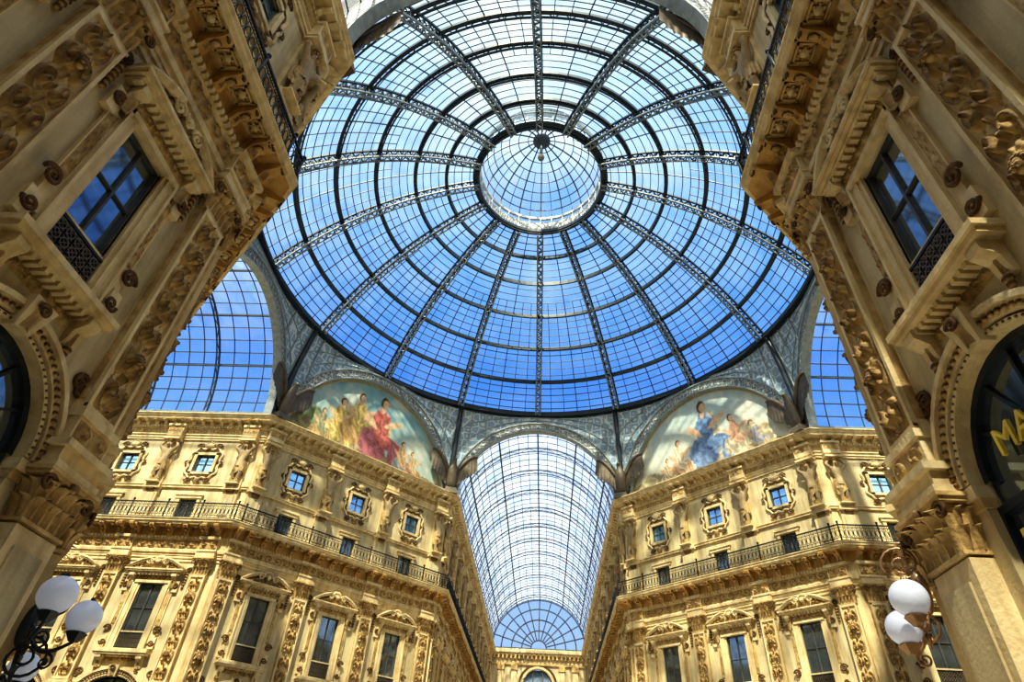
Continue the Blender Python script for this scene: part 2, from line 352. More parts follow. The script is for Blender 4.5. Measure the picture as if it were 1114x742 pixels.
    for i in range(5):
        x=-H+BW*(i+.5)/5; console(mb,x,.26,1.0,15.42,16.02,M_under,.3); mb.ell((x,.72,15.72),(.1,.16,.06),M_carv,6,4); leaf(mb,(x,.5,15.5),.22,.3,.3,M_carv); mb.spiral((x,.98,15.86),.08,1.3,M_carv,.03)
        xx=-H+BW*i/5
        if i:
            for (a,b,z) in ((.30,.30,15.98),(.24,.22,15.94)): 
                for (u0,u1,v0,v1) in ((-a,a,.71-b,.71-b+.05),(-a,a,.71+b-.05,.71+b),(-a,-a+.05,.71-b,.71+b),(a-.05,a,.71-b,.71+b)): mb.box(xx+u0,xx+u1,v0,v1,z,16.03,M_carv)
            mb.ell((xx,.71,15.97),(.12,.12,.09),M_trim,8,4)
            for q in range(6): an=q*pi/3; mb.ell((xx+.13*math.cos(an),.71+.13*math.sin(an),15.99),(.055,.055,.05),M_carv,6,4)
    # ---- balcony door
    winframe(mb,.5,16.6,18.1,2,1)
    for sx in (-1,1):
        x0,x1=sorted((sx*.5,sx*.68)); mb.box(x0,x1,0,.09,16.4,18.25,M_trim)
    mb.box(-.74,.74,0,.14,18.1,18.3,M_trim); mb.box(-.82,.82,0,.2,18.3,18.38,M_trim)
    # ---- attic window + cartouche
    winframe(mb,.55,20.05,21.35,2,2,-.14,M_winb,.07)
    for sx in (-1,1):
        x0,x1=sorted((sx*.55,sx*.72)); mb.box(x0,x1,-.04,.12,19.9,21.5,M_trim)
    mb.box(-.72,.72,-.04,.12,21.35,21.52,M_trim); mb.box(-.72,.72,-.04,.12,19.88,20.05,M_trim)
    pts=[]
    for i in range(72):
        t=2*pi*i/72; r=1.0+.09*math.cos(4*t)*-1+.05*math.cos(12*t)
        pts.append((r*1.0*math.cos(t),.07,20.72+r*1.22*math.sin(t)))
    mb.tube(pts,.075,M_trim,6,True,up=(0,1,0)); 
    mb.tube([((p[0])*.86,.05,20.72+(p[2]-20.72)*.88) for p in pts],.05,M_carv,5,True,up=(0,1,0))
    for sx in (-1,1):
        mb.spiral((sx*.55,.12,22.0),.22,1.6,M_carv,.055,sx=sx); mb.spiral((sx*.55,.12,19.45),.2,1.6,M_carv,.055,sx=sx,sz=-1); mb.spiral((sx*1.0,.1,20.7),.17,1.5,M_carv,.05,sx=-sx)
    mb.ell((0,.14,22.05),(.26,.14,.2),M_trim); mb.ell((0,.14,19.35),(.2,.12,.22),M_carv)
    for q in range(5): an=pi*(q+.5)/5; mb.ell((.25*math.cos(an),.14,22.1+.2*math.sin(an)),(.07,.08,.12),M_trim,6,4)
    # ---- top entablature
    relief_h(mb,-H,H,22.95,23.3,.16,.08,90,8,M_carv)
    for i in range(27): x=-H+BW*(i+.5)/27; mb.box(x-.05,x+.05,.2,.36,23.38,23.5,M_trim)
    for i in range(8): x=-H+BW*(i+.5)/8; console(mb,x,.2,.85,23.5,23.82,M_trim,.3)
    return mb.mesh('facade_bay')
def make_pilaster():
    mb=MB()
    mb.box(-.5,.5,0,.36,0,5.1,M_trim); mb.box(-.58,.58,0,.44,0,.9,M_trim); mb.box(-.54,.54,0,.4,.9,1.05,M_trim)
    mb.box(-.34,.34,.36,.40,1.4,4.8,M_wall)
    capital(mb,.48,.36,5.2,6.05,M_carv,.13)
    mb.box(-.6,.6,0,.5,6.05,6.2,M_trim); mb.box(-.56,.56,0,.44,6.2,6.45,M_trim); mb.box(-.66,.66,0,.56,6.45,6.58,M_trim); mb.box(-.5,.5,0,.34,6.58,7.1,M_trim); mb.box(-.55,.55,0,.4,7.1,7.25,M_trim)
    relief_h(mb,-.45,.45,6.62,7.06,.34,.09,28,13,M_carv)
    mb.box(-.46,.46,0,.22,7.25,13.2,M_trim)
    for x in (-.46,.38): mb.box(x,x+.08,.22,.30,7.35,13.1,M_trim)
    mb.box(-.46,.46,.22,.30,7.3,7.42,M_trim); mb.box(-.46,.46,.22,.30,13.0,13.12,M_trim)
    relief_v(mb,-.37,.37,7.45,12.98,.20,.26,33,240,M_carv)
    for z in (8.7,11.8): putto_head(mb,(0,.36,z),1.2,M_carv)
    for sx in (-1,1):
        X,Z=np.meshgrid(np.linspace(.03,.2,7),np.linspace(7.5,12.9,90)); h=.03*(.5+.5*np.cos(Z*14))*np.sin((X-.03)/.17*pi)
        mb.grid(sx*(.46+h),X,Z,M_carv)
    capital(mb,.46,.24,13.2,14.15,M_carv,.15)
    mb.box(-.6,.6,0,.42,14.15,14.62,M_trim); mb.box(-.64,.64,0,.47,14.5,14.6,M_trim); mb.box(-.56,.56,0,.38,14.6,15.25,M_trim)
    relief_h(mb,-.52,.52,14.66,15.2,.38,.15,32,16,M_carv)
    mb.box(-.66,.66,0,.55,15.25,15.42,M_trim)
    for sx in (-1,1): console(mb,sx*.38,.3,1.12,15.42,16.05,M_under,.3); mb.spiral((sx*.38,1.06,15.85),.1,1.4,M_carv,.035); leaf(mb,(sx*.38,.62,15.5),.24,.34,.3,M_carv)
    mb.box(-.52,.52,0,.22,16.35,18.7,M_trim); mb.box(-.36,.36,.22,.26,16.9,18.4,M_wall); mb.box(-.6,.6,0,.42,18.7,18.82,M_trim); mb.box(-.54,.54,0,.36,18.82,19.05,M_trim)
    console(mb,0,.5,.4,18.2,18.75,M_carv,.15)
    mb.box(-.42,.42,0,.14,19.05,22.6,M_trim)
    mb.box(-.5,.5,0,.45,22.45,22.62,M_trim); mb.box(-.55,.55,0,.55,22.62,23.35,M_trim); relief_h(mb,-.5,.5,22.9,23.3,.55,.06,22,9,M_carv); mb.box(-.62,.62,0,.66,23.35,23.5,M_trim)
    for sx in (-1,1): console(mb,sx*.32,.24,1.0,23.5,23.84,M_trim,.3)
    return mb.mesh('pilaster')
def skinfig(name,V,E,R,mat,root=0,extra=None,sub=1):
    me=bpy.data.meshes.new(name+'_sk'); me.from_pydata(V,E,[]); o=bpy.data.objects.new(name+'_sk',me); SC.collection.objects.link(o)
    md=o.modifiers.new('s','SKIN'); md.use_smooth_shade=True
    sv=me.skin_vertices[0].data
    for i,r in enumerate(R):
        rr=r if hasattr(r,'__len__') else (r,r); sv[i].radius=rr; sv[i].use_root=(i==root)
    ss=o.modifiers.new('u','SUBSURF'); ss.levels=sub; ss.render_levels=sub
    dg=bpy.context.evaluated_depsgraph_get(); dg.update(); ev=o.evaluated_get(dg); m2=bpy.data.meshes.new_from_object(ev)
    mb=MB(); mb.add([tuple(v.co) for v in m2.vertices],[tuple(p.vertices) for p in m2.polygons],mat,True)
    bpy.data.objects.remove(o)
    if extra: extra(mb)
    return mb.mesh(name)
def make_statue():
    V=[(0,.15,1.25),(0,.16,1.5),(0,.2,1.8),(0,.2,2.03),(0,.25,2.18),(0,.27,2.36),(.27,.18,1.9),(-.27,.18,1.9),(.5,.26,2.12),(-.5,.26,2.12),(.26,.2,2.42),(-.26,.2,2.42),
       (.13,.24,.75),(-.13,.2,.75),(.12,.2,.2),(-.12,.16,.2),(.13,.3,.05),(-.13,.28,.05)]
    E=[(0,1),(1,2),(2,3),(3,4),(4,5),(2,6),(2,7),(6,8),(7,9),(8,10),(9,11),(0,12),(0,13),(12,14),(13,15),(14,16),(15,17)]
    R=[(.24,.18),(.19,.15),(.27,.19),.09,.13,.11,.11,.11,.085,.085,.055,.055,.14,.14,.09,.09,.07,.07]
    def ex(mb):
        mb.ell((0,.38,2.25),(.02,.04,.04),M_carv,6,4)
        for sx in (-1,1): mb.ell((sx*.045,.36,2.29),(.02,.02,.015),M_carv,5,4)
        mb.ell((0,.37,2.14),(.08,.05,.09),M_carv,8,5)
        for q in range(9): a=2*pi*q/9; mb.ell((.1*math.cos(a),.25+.1*math.sin(a),2.4),(.06,.06,.06),M_carv,6,4)
        X=np.zeros((8,25));Y=X.copy();Z=X.copy()
        for j in range(8):
            for i in range(25):
                a=pi*(i/24)*1.1-.05*pi; t=j/7; r=.27+.06*t+.035*math.cos(i*2.6+t*2)
                X[j,i]=r*math.cos(a);Y[j,i]=.1+.75*r*math.sin(a);Z[j,i]=1.35-t*(.75+.15*math.sin(a*2))
        mb.grid(X,Y,Z,M_carv)
        mb.box(-.35,.35,0,.4,0,.06,M_trim); mb.box(-.45,.45,0,.42,2.5,2.6,M_trim)
        leaf(mb,(0,.3,0),.4,.3,.1,M_carv)
    M_stat=stone('statue_stone',(.28,.20,.10),(.44,.33,.18),(.58,.46,.28),.4,3)
    me=skinfig('telamon_statue',V,E,R,M_stat,0,ex); return me
ME_bay=make_bay(); ME_pil=make_pilaster(); ME_stat=make_statue()

def frameM(pt,n,sx=1.0,sz=1.0):
    n=Vector((n[0],n[1],0)).normalized(); X=Vector((n.y,-n.x,0))
    M=Matrix.Identity(4)
    for i in range(3): M[i][0]=X[i]*sx; M[i][1]=n[i]; M[i][2]=(0,0,1)[i]*sz; M[i][3]=pt[i] if i<len(pt) else 0
    return M
K=math.tan(pi/8)
def path(sx,sy,p,LNS):
    return [(sx*(W-p),sy*(A+LNS)),(sx*(W-p),sy*(A-K*p)),(sx*(A-K*p),sy*(W-p)),(sx*(A+LE),sy*(W-p))]
def sweep(mb,sx,sy,LNS,prof,mat):
    rows=[[(x,y,z) for x,y in path(sx,sy,p,LNS)] for p,z in prof]
    vs=[v for r in rows for v in r]; fs=[]
    for j in range(len(prof)-1):
        for i in range(3): fs.append((4*j+i,4*j+i+1,4*j+4+i+1,4*j+4+i))
    mb.add(vs,fs,mat)
def railing(mb,sx,sy,LNS,p=1.0,z0=ZB,h=1.05,lim=26):
    P=[Vector((x,y,0)) for x,y in path(sx,sy,p,LNS)]
    for a,b in zip(P[:-1],P[1:]):
        for z,r in ((z0+.08,.03),(z0+.26,.018),(z0+h-.2,.018),(z0+h,.05)): mb.tube([a+Vector((0,0,z)),b+Vector((0,0,z))],r,M_rail,4)
        L=(b-a).length; t=(b-a)/L; n=int(L/.26)
        for i in range(n+1):
            c=a+t*(L*i/n)
            if i%9==0: mb.tube([c+Vector((0,0,z0)),c+Vector((0,0,z0+h+.12))],.05,M_rail,5); mb.ell(c+Vector((0,0,z0+h+.17)),(.08,.08,.08),M_rail,6,4)
            else: mb.tube([c+Vector((0,0,z0+.08)),c+Vector((0,0,z0+h))],.018,M_rail,3)
            if i<n:
                m_=c+t*(L/n/2)
                mb.tube([m_+t*(.10*math.cos(q*pi/4))+Vector((0,0,z0+.53+.22*math.sin(q*pi/4))) for q in range(8)],.02,M_rail,3,True,up=tuple(t.cross(Vector((0,0,1)))))
                mb.tube([m_+t*(.06*math.cos(q*pi/3))+Vector((0,0,z0+.9+.06*math.sin(q*pi/3))) for q in range(6)],.014,M_rail,3,True,up=tuple(t.cross(Vector((0,0,1)))))
for sx,sy in ((-1,1),(1,1),(-1,-1),(1,-1)):
    LNS=LN if sy>0 else LS
    F=empty('gallery_facade')
    mb=MB()
    sweep(mb,sx,sy,LNS,[(0,14.15),(.12,14.15),(.12,14.3),(.16,14.3),(.16,14.45),(.24,14.45),(.26,14.6),(.2,14.66),(.2,15.22),(.3,15.25),(.3,15.42)],M_trim)
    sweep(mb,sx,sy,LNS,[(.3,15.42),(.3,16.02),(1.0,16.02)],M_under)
    sweep(mb,sx,sy,LNS,[(1.0,16.02),(1.02,16.1),(1.1,16.15),(1.1,16.25),(1.16,16.3),(1.16,ZB),(0,ZB)],M_trim)
    sweep(mb,sx,sy,LNS,[(0,18.85),(.14,18.85),(.14,18.95),(.2,19.0),(.2,19.05),(0,19.08)],M_trim)
    sweep(mb,sx,sy,LNS,[(0,22.5),(.1,22.5),(.1,22.65),(.16,22.65),(.16,22.8),(.24,22.85),(.24,22.92),(.16,22.95),(.16,23.3),(.26,23.36),(.26,23.5),(.3,23.5),(.3,23.82),(.88,23.82)],M_trim)
    sweep(mb,sx,sy,LNS,[(.88,23.82),(.9,23.95),(.98,24.0),(1.0,24.08),(1.1,24.14),(1.1,ZC),(.0,ZC+.02)],M_trim)
    sweep(mb,sx,sy,LNS,[(0,13.95),(.06,13.95),(.06,14.15)],M_trim)
    pts=path(sx,sy,0,LNS); R=[(sx*(A+LE),sy*(A+LNS),ZC)]
    mb.add([(x,y,ZC) for x,y in pts]+R,[(0,1,2,3,4)],M_wall)
    for (a,b,n) in ((pts[0],pts[1],(-sx,0)),(pts[2],pts[3],(0,-sy))):
        n=Vector((n[0],n[1],0)); a=Vector((*a,0));b=Vector((*b,0))
        q=[a-n*.02,b-n*.02,b-n*.5,a-n*.5]; z0,z1=ZC,ZC+.85
        vs=[(v.x,v.y,z0) for v in q]+[(v.x,v.y,z1) for v in q]
        mb.add(vs,[(0,1,5,4),(1,2,6,5),(2,3,7,6),(3,0,4,7),(4,5,6,7)],M_trim)
    link('cornices',mb.mesh('cornices'),F)
    mb=MB(); railing(mb,sx,sy,LNS); link('balcony_railing',mb.mesh('balcony_railing'),F)
    def run(p0,dirv,n,first,step,count,scale,pil_last=True):
        p0=Vector((*p0,0)); d=Vector((*dirv,0)).normalized()
        for i in range(count):
            c=p0+d*(first+step*(i+.5)); link('facade_bay',ME_bay,F,frameM(c,n,scale))
        for i in range(count+1):
            c=p0+d*(first+step*i); link('pilaster',ME_pil,F,frameM(c,n))
            M=frameM((c.x+n[0]*.14,c.y+n[1]*.14,19.05),n,1.3); 
            for r in range(3): M[r][2]*=1.3; M[r][1]*=1.25
            link('telamon_statue',ME_stat,F,M)
    nd=Vector((-sx,-sy)).normalized()
    run(pts[1],(0,sy),(-sx,0),PO,BW,int((LNS-PO)/BW),1.0)
    run(pts[1],(sx,-sy),(nd.x,nd.y),PO,BWD,3,BWD/BW)
    run(pts[2],(sx,0),(0,-sy),POE,BWE,int((LE-POE)/BWE),BWE/BW)
    mb=MB()
    for c,d1,n1,po in ((pts[1],(0,sy),(-sx,0),PO),(pts[1],(sx,-sy),nd,PO),(pts[2],(-sx,sy),nd,PO),(pts[2],(sx,0),(0,-sy),POE)):
        c=Vector((*c,0)); d=Vector((*d1,0)).normalized(); n=Vector((n1[0],n1[1],0))
        q=[c,c+d*(po+.05),c+d*(po+.05)-n*.5,c-n*.2]
        vs=[(v.x,v.y,0) for v in q]+[(v.x,v.y,ZC) for v in q]; mb.add(vs,[(0,1,5,4),(1,2,6,5),(2,3,7,6),(3,0,4,7)],M_trim)
    link('corner_walls',mb.mesh('corner_walls'),F)

# ------------------------------------------------------------ octagon arches + pendentives
side=[]
for k in range(8):
    an=k*pi/4; c=Vector((math.cos(an),math.sin(an),0)); half=W if k%2==0 else DL/2
    side.append((c,half))
apo=[A if k%2==0 else (A+W)/math.sqrt(2) for k in range(8)]
AR=empty('octagon_arches')
for k,(c,half) in enumerate(side):
    o=c*apo[k]; n=-c; M=frameM((o.x,o.y,0),(n.x,n.y))
    mb=MB(); R=half-.02
    mb.archband(0,ZC,R-.75,R,-.35,.12,M_arch,40); mb.archband(0,ZC,R-.82,R-.72,-.4,.22,M_archrim,40); mb.archband(0,ZC,R-.08,R+.05,-.3,.26,M_archrim,40)
    for i in range(44):
        a=pi*(i+.5)/44; r=R-.4; mb.tube([(r*math.cos(a)+.22*math.cos(q*pi/4),.15,ZC+r*math.sin(a)+.22*math.sin(q*pi/4)) for q in range(8)],.035,M_archrim,4,True,up=(0,1,0))
    link('arch_ring',mb.mesh('arch_ring'),AR,M)
    mb=MB(); n_=32; nr=7; X=np.zeros((nr,n_+1));Y=X.copy();Z=X.copy()
    Xd=Vector((n.y,-n.x,0))
    for i in range(n_+1):
        a=pi*i/n_; x=R*math.cos(a); p=o+Xd*x; zz=ZC+R*math.sin(a)
        az=math.atan2(p.y,p.x); q=Vector((RD*math.cos(az),RD*math.sin(az),0))
        for j in range(nr):
            t=j/(nr-1); v=p.lerp(q,t**1.6)
            X[j,i]=v.x;Y[j,i]=v.y;Z[j,i]=zz+(ZD-zz)*t
    mb.grid(X,Y,Z,M_lace)
    for i in (3,6,9,23,26,29):
        mb.tube([(X[j,i]+n.x*.08,Y[j,i]+n.y*.08,Z[j,i]) for j in range(nr)],.07,M_archrim,4)
    for i in (0,):
        mb.tube([(X[j,i]+n.x*.1,Y[j,i]+n.y*.1,Z[j,i]) for j in range(nr)],.2,M_ribd,6)
    for j in (2,4):
        mb.tube([(X[j,i]+n.x*.05,Y[j,i]+n.y*.05,Z[j,i]) for i in range(n_+1)],.045,M_archrim,4)
    link('pendentive',mb.mesh('pendentive'),AR)

# ------------------------------------------------------------ murals
def mural(name,M,R,kind):
    nx,nz=230,116; r=np.linspace(0,1,nz); a=np.linspace(0,pi,nx)
    RR,AA=np.meshgrid(r,a,indexing='ij'); U=-RR*np.cos(AA); V=RR*np.sin(AA)   # U = viewer's right
    def cl(c): return np.array(c)[None,None,:]
    if kind==0: top,mid,bot=(.20,.36,.40),(.48,.56,.48),(.30,.24,.13)
    else: top,mid,bot=(.42,.52,.52),(.72,.68,.52),(.48,.38,.22)
    t=np.clip(V/.75,0,1)[...,None]; C=cl(mid)*(1-t)+cl(top)*t
    def fbm(x,y,s,sd):
        rg=np.random.default_rng(sd); o=np.zeros_like(x)
        for k in range(5):
            th=rg.uniform(0,2*pi,4); 
            for q in th: o+=np.sin((x*np.cos(q)+y*np.sin(q))*s*(1.7**k)+rg.uniform(0,6))/(1.6**k)/4
        return o
    cloud=np.clip(fbm(U,V,9,3+kind)*1.2,0,1)[...,None]; C=C*(1-cloud*.5)+cl((.78,.72,.56))*cloud*.5
    g=(V<.14+.04*np.sin(U*7)+.03*np.sin(U*19))[...,None]; C=np.where(g,cl(bot)*(1+.5*fbm(U,V,25,9)[...,None]),C)
    jit=fbm(U,V,40,5)
    def blob(cx,cy,rx,ry,col,rot=0,sh=.35):
        nonlocal C
        c,s=math.cos(rot),math.sin(rot); x=((U-cx)*c+(V-cy)*s)/rx; y=(-(U-cx)*s+(V-cy)*c)/ry
        d=np.hypot(x,y)+.12*jit; m=np.clip((1-d)*9,0,1)[...,None]
        fold=1+sh*np.sin(x*8+y*3+jit*3)[...,None]*.9
        C=C*(1-m)+cl(col)*fold*m
    skin=(.60,.40,.24)
    def person(x,y,s,robe,robe2,lean=0,hair=(.08,.04,.02),arm=.5):
        blob(x-.04*s,y+.03*s,.16*s,.17*s,robe2,.15); blob(x+.10*s,y+.10*s,.16*s,.075*s,robe,-.15); blob(x+.19*s,y-.02*s,.06*s,.15*s,robe2,.1); blob(x+.21*s,y-.16*s,.06*s,.025*s,skin,0,.1)
        blob(x,y+.27*s,.10*s,.17*s,robe,lean); blob(x+.13*s,y+.30*s,.12*s,.032*s,skin,arm,.1); blob(x-.11*s,y+.27*s,.11*s,.032*s,skin,-.8,.1); blob(x+lean*.1,y+.42*s,.025*s,.05*s,skin,0,.1)
        blob(x+lean*.1,y+.50*s,.05*s,.065*s,hair,0,.1); blob(x+lean*.1+.012*s,y+.49*s,.036*s,.05*s,skin,0,.1)
    if kind==0:
        blob(-.68,.22,.14,.2,(.20,.24,.12)); blob(-.8,.12,.16,.14,(.22,.21,.11)); blob(.02,.40,.22,.28,(.54,.43,.20)); blob(-.28,.34,.2,.26,(.50,.38,.15))
        blob(.02,.10,.5,.09,(.38,.30,.18)); blob(.04,.3,.16,.22,(.40,.28,.13))
        person(-.42,.2,.8,(.56,.42,.12),(.64,.50,.18),.1); person(-.20,.28,.95,(.62,.46,.15),(.44,.28,.11),-.1,arm=1.0); person(.08,.22,1.2,(.44,.12,.10),(.36,.12,.14)); person(-.6,.12,.55,(.30,.30,.18),(.50,.36,.16))
        person(.42,.12,.6,(.44,.28,.15),(.28,.30,.30)); person(.58,.10,.5,(.52,.38,.20),(.38,.18,.11),-.2)
    else:
        blob(-.7,.13,.16,.12,(.44,.38,.22)); blob(.5,.22,.28,.18,(.50,.44,.28)); blob(.02,.11,.5,.09,(.56,.48,.33)); blob(.14,.52,.05,.24,(.46,.40,.28),.1); blob(.06,.34,.18,.22,(.54,.48,.32))
        person(.03,.22,1.2,(.14,.23,.40),(.18,.27,.46)); person(-.34,.14,.7,(.64,.54,.38),(.54,.34,.20),.1); person(-.5,.08,.5,(.5,.4,.25),(.62,.54,.40),.1); person(.36,.2,.7,(.52,.30,.20),(.48,.42,.30),-.2); person(.58,.12,.55,(.33,.33,.38),(.54,.44,.28),-.3)
    e=(RR>.965)[...,None]; C=np.where(e,cl((.5,.38,.16)),C); e=(RR>.985)[...,None]; C=np.where(e,cl((.12,.08,.05)),C)
    C=np.clip(C*(1+.12*jit[...,None])*1.1,.005,.95)
    mb=MB(); mb.grid(-U*R,np.zeros_like(U),ZC+V*R,M_paint); me=mb.mesh(name)
    ca=me.color_attributes.new('Col','FLOAT_COLOR','POINT'); arr=np.ones((nx*nz,4)); arr[:,:3]=C.reshape(-1,3); ca.data.foreach_set('color',arr.ravel())
    return link(name,me,None,M)
for (sx,sy,kind) in ((-1,1,0),(1,1,1),(-1,-1,1),(1,-1,0)):
    d=Vector((sx,sy,0)).normalized(); o=d*((A+W)/math.sqrt(2)+.25); mural('lunette_mural',frameM((o.x,o.y,0),(-d.x,-d.y)),DL/2-.7,kind)

# ------------------------------------------------------------ eagles
def make_eagle():
    V=[(0,.2,.6),(0,.35,1.2),(0,.5,1.75),(0,.6,2.1),(0,.75,2.3),(0,.95,2.2),(.2,.3,.2),(-.2,.3,.2),(0,.0,0)]
    E=[(0,1),(1,2),(2,3),(3,4),(4,5),(0,6),(0,7),(0,8)]
    R=[(.36,.3),(.46,.38),(.3,.26),.18,.19,.05,.13,.13,.15]
    def ex(mb):
        for sx in (-1,1):
            X=np.zeros((14,20));Y=X.copy();Z=X.copy()
            for j in range(14):
                for i in range(20):
                    t=i/19; s=j/13; x=.25+1.55*t; top=1.35+1.5*math.sin(t*1.7); ln=(1.0+.9*t)*(1-.5*t**4)
                    X[j,i]=sx*(x+.1*s); Y[j,i]=.15+.35*math.sin(t*2)+.05*math.sin(i*2.1)*s; Z[j,i]=top-ln*s-.1*abs(math.sin(i*1.05))*s
            mb.grid(X,Y,Z,M_bronze)
            mb.tube([(sx*(.25+1.55*t),.2+.35*math.sin(t*2),1.35+1.5*math.sin(t*1.7)) for t in np.linspace(0,1,8)],[.16,.16,.15,.14,.12,.1,.08,.05],M_bronze,6)
        mb.frus((-.5,.5,-.3,.7),(-.4,.4,-.3,.55),-.35,.1,M_bronze)
    return skinfig('eagle_sculpture',V,E,R,M_bronze,1,ex)
ME_eag=make_eagle()
for sx in (-1,1):
    for sy in (-1,1):
        for (x,y) in ((sx*W,sy*A),(sx*A,sy*W)):
            d=Vector((x,y,0)).normalized(); o=Vector((x,y,0))-d*.55; M=frameM((o.x,o.y,ZC+.38),(-d.x,-d.y),1.15)
            link('eagle_sculpture',ME_eag,None,M@Matrix.Scale(1.2,4,(0,0,1)))

# ------------------------------------------------------------ dome
cz=((RL**2+ZL**2)-(RD**2+ZD**2))/(2*(ZL-ZD)); S=math.hypot(RD,ZD-cz)
ph0=math.atan2(ZD-cz,RD); ph1=math.atan2(ZL-cz,RL)
def DP(ph,az,off=0): return ((S+off)*math.cos(ph)*math.cos(az),(S+off)*math.cos(ph)*math.sin(az),cz+(S+off)*math.sin(ph))
D=empty('glass_dome')
ROWS=28
mb=MB(); phs=np.linspace(ph0,ph1,ROWS+1); azs=np.linspace(0,2*pi,97)
PH,AZ=np.meshgrid(phs,azs,indexing='ij'); mb.grid(S*np.cos(PH)*np.cos(AZ),S*np.cos(PH)*np.sin(AZ),cz+S*np.sin(PH),M_dome,False); link('glazing',mb.mesh('dome_glazing'),D)
mb=MB()
for k in range(96):
    az=2*pi*k/96
    lim=ROWS if k%3==0 else (int(ROWS*.62) )
    if k%6==0: continue
    mb.tube([DP(phs[j],az,-.06) for j in range(lim+1)],.034 if k%3 else .05,M_ribd,4)
heavy=(0,5,10,15,20,24,28)
for j in range(ROWS+1):
    hv=j in heavy
    pts=[DP(phs[j],2*pi*i/96,-.08) for i in range(96)]
    if hv:
        mb.tube([DP(phs[j],2*pi*i/96,-.12) for i in range(96)],.18,M_ribd,4,True,flat=(.9,1.3))
        mb.tube([DP(phs[j],2*pi*i/96,-.45) for i in range(96)],.08,M_ribd,4,True)
        if j<28:
          for i in range(192):
            a=2*pi*i/192; b=2*pi*(i+1)/192; p,q=((-.15,-.45) if i%2 else (-.45,-.15)); mb.tube([DP(phs[j],a,p),DP(phs[j],b,q)],.03,M_ribd,3)
    else: mb.tube(pts,.038,M_ribd,4,True)
link('glazing_bars',mb.mesh('dome_glazing_bars'),D)
mb=MB()
for k in range(16):
    az=2*pi*(k)/16; w=.22
    fine=np.linspace(ph0,ph1,49)
    for s_ in (-1,1):
        mb.tube([DP(p,az+s_*w/(S*math.cos(p)),-.14) for p in fine],.095,M_ribd,4)
        mb.tube([DP(p,az+s_*w/(S*math.cos(p)),-.75) for p in fine],.075,M_rib,4)
        for i in range(48):
            p,q=((-.18,-.75) if i%2 else (-.75,-.18)); mb.tube([DP(fine[i],az+s_*w/(S*math.cos(fine[i])),p),DP(fine[i+1],az+s_*w/(S*math.cos(fine[i+1])),q)],.045,M_ribd,3)
    for i in range(48):
        s_=1 if i%2 else -1
        mb.tube([DP(fine[i],az+s_*w/(S*math.cos(fine[i])),-.75),DP(fine[i+1],az-s_*w/(S*math.cos(fine[i+1])),-.75)],.06,M_rib,3)
        mb.tube([DP(fine[i],az-s_*w/(S*math.cos(fine[i])),-.16),DP(fine[i+1],az+s_*w/(S*math.cos(fine[i+1])),-.16)],.06,M_ribd,3)
link('main_ribs',mb.mesh('dome_main_ribs'),D)
mb=MB()
def ring(mb,prof,mat,n=128):
    k=len(prof); vs=[];fs=[]
    for i in range(n):
        a=2*pi*i/n
        for r,z in prof: vs.append((r*math.cos(a),r*math.sin(a),z))
    for i in range(n):
        for j in range(k-1): fs.append((i*k+j,((i+1)%n)*k+j,((i+1)%n)*k+j+1,i*k+j+1))
    mb.add(vs,fs,mat)
ring(mb,[(RD+.6,ZD-.35),(RD-.1,ZD-.35),(RD-.1,ZD-.2),(RD-.25,ZD-.15),(RD-.25,ZD+.25),(RD-.15,ZD+.3),(RD+.5,ZD+.3)],M_ribd)
link('base_ring',mb.mesh('dome_base_ring'),D)
M_lr=simple('lantern_ring_paint',(.62,.65,.64),.5)
mb=MB()
ring(mb,[(RL+.35,ZL-.1),(RL-.1,ZL-.3),(RL-.2,ZL-.25),(RL-.2,ZL+.05),(RL-.1,ZL+.08)],M_ribd)
ring(mb,[(RL-.12,ZL+.05),(RL-.12,ZL+1.0)],M_arch)
ring(mb,[(RL+.05,ZL+1.5),(RL-.15,ZL+1.5),(RL-.15,ZL+1.75),(RL+.1,ZL+1.8)],M_lr)
for k in range(32):
    a=2*pi*k/32; mb.tube([((RL-.1)*math.cos(a),(RL-.1)*math.sin(a),ZL),((RL-.1)*math.cos(a),(RL-.1)*math.sin(a),ZL+1.6)],.06,M_lr,4)
HT=49.0; lz0=ZL+1.7; Hh=HT-lz0; ls=((RL**2+Hh**2)/(2*Hh)); lc=HT-ls; lp0=math.atan2(lz0-lc,RL)
def LP(p,a,off=0): return ((ls+off)*math.cos(p)*math.cos(a),(ls+off)*math.cos(p)*math.sin(a),lc+(ls+off)*math.sin(p))
lph=np.linspace(lp0,pi/2-.06,9)
for k in range(32):
    a=2*pi*k/32; mb.tube([LP(p,a,-.05) for p in (lph if k%2==0 else lph[:6])],.07 if k%2==0 else .035,M_ribd,4)
for j,p in enumerate(lph): mb.tube([LP(p,2*pi*i/48,-.06) for i in range(48)],.045,M_ribd,4,True)
mb.tube([(0,0,HT+.4),(0,0,HT-2.6)],[.14,.14],M_ribd,8); mb.ell((0,0,HT-2.7),(.3,.3,.35),M_bronze); mb.ell((0,0,HT-.2),(.8,.8,.3),M_ribd,12,5)
link('lantern_frame',mb.mesh('dome_lantern_frame'),D)
mb=MB(); PH,AZ=np.meshgrid(lph,np.linspace(0,2*pi,49),indexing='ij'); mb.grid(ls*np.cos(PH)*np.cos(AZ),ls*np.cos(PH)*np.sin(AZ),lc+ls*np.sin(PH),M_vault,False)
ring(mb,[(RL,ZL),(RL,ZL+1.7)],M_vault,64); link('lantern_glazing',mb.mesh('dome_lantern_glazing'),D)

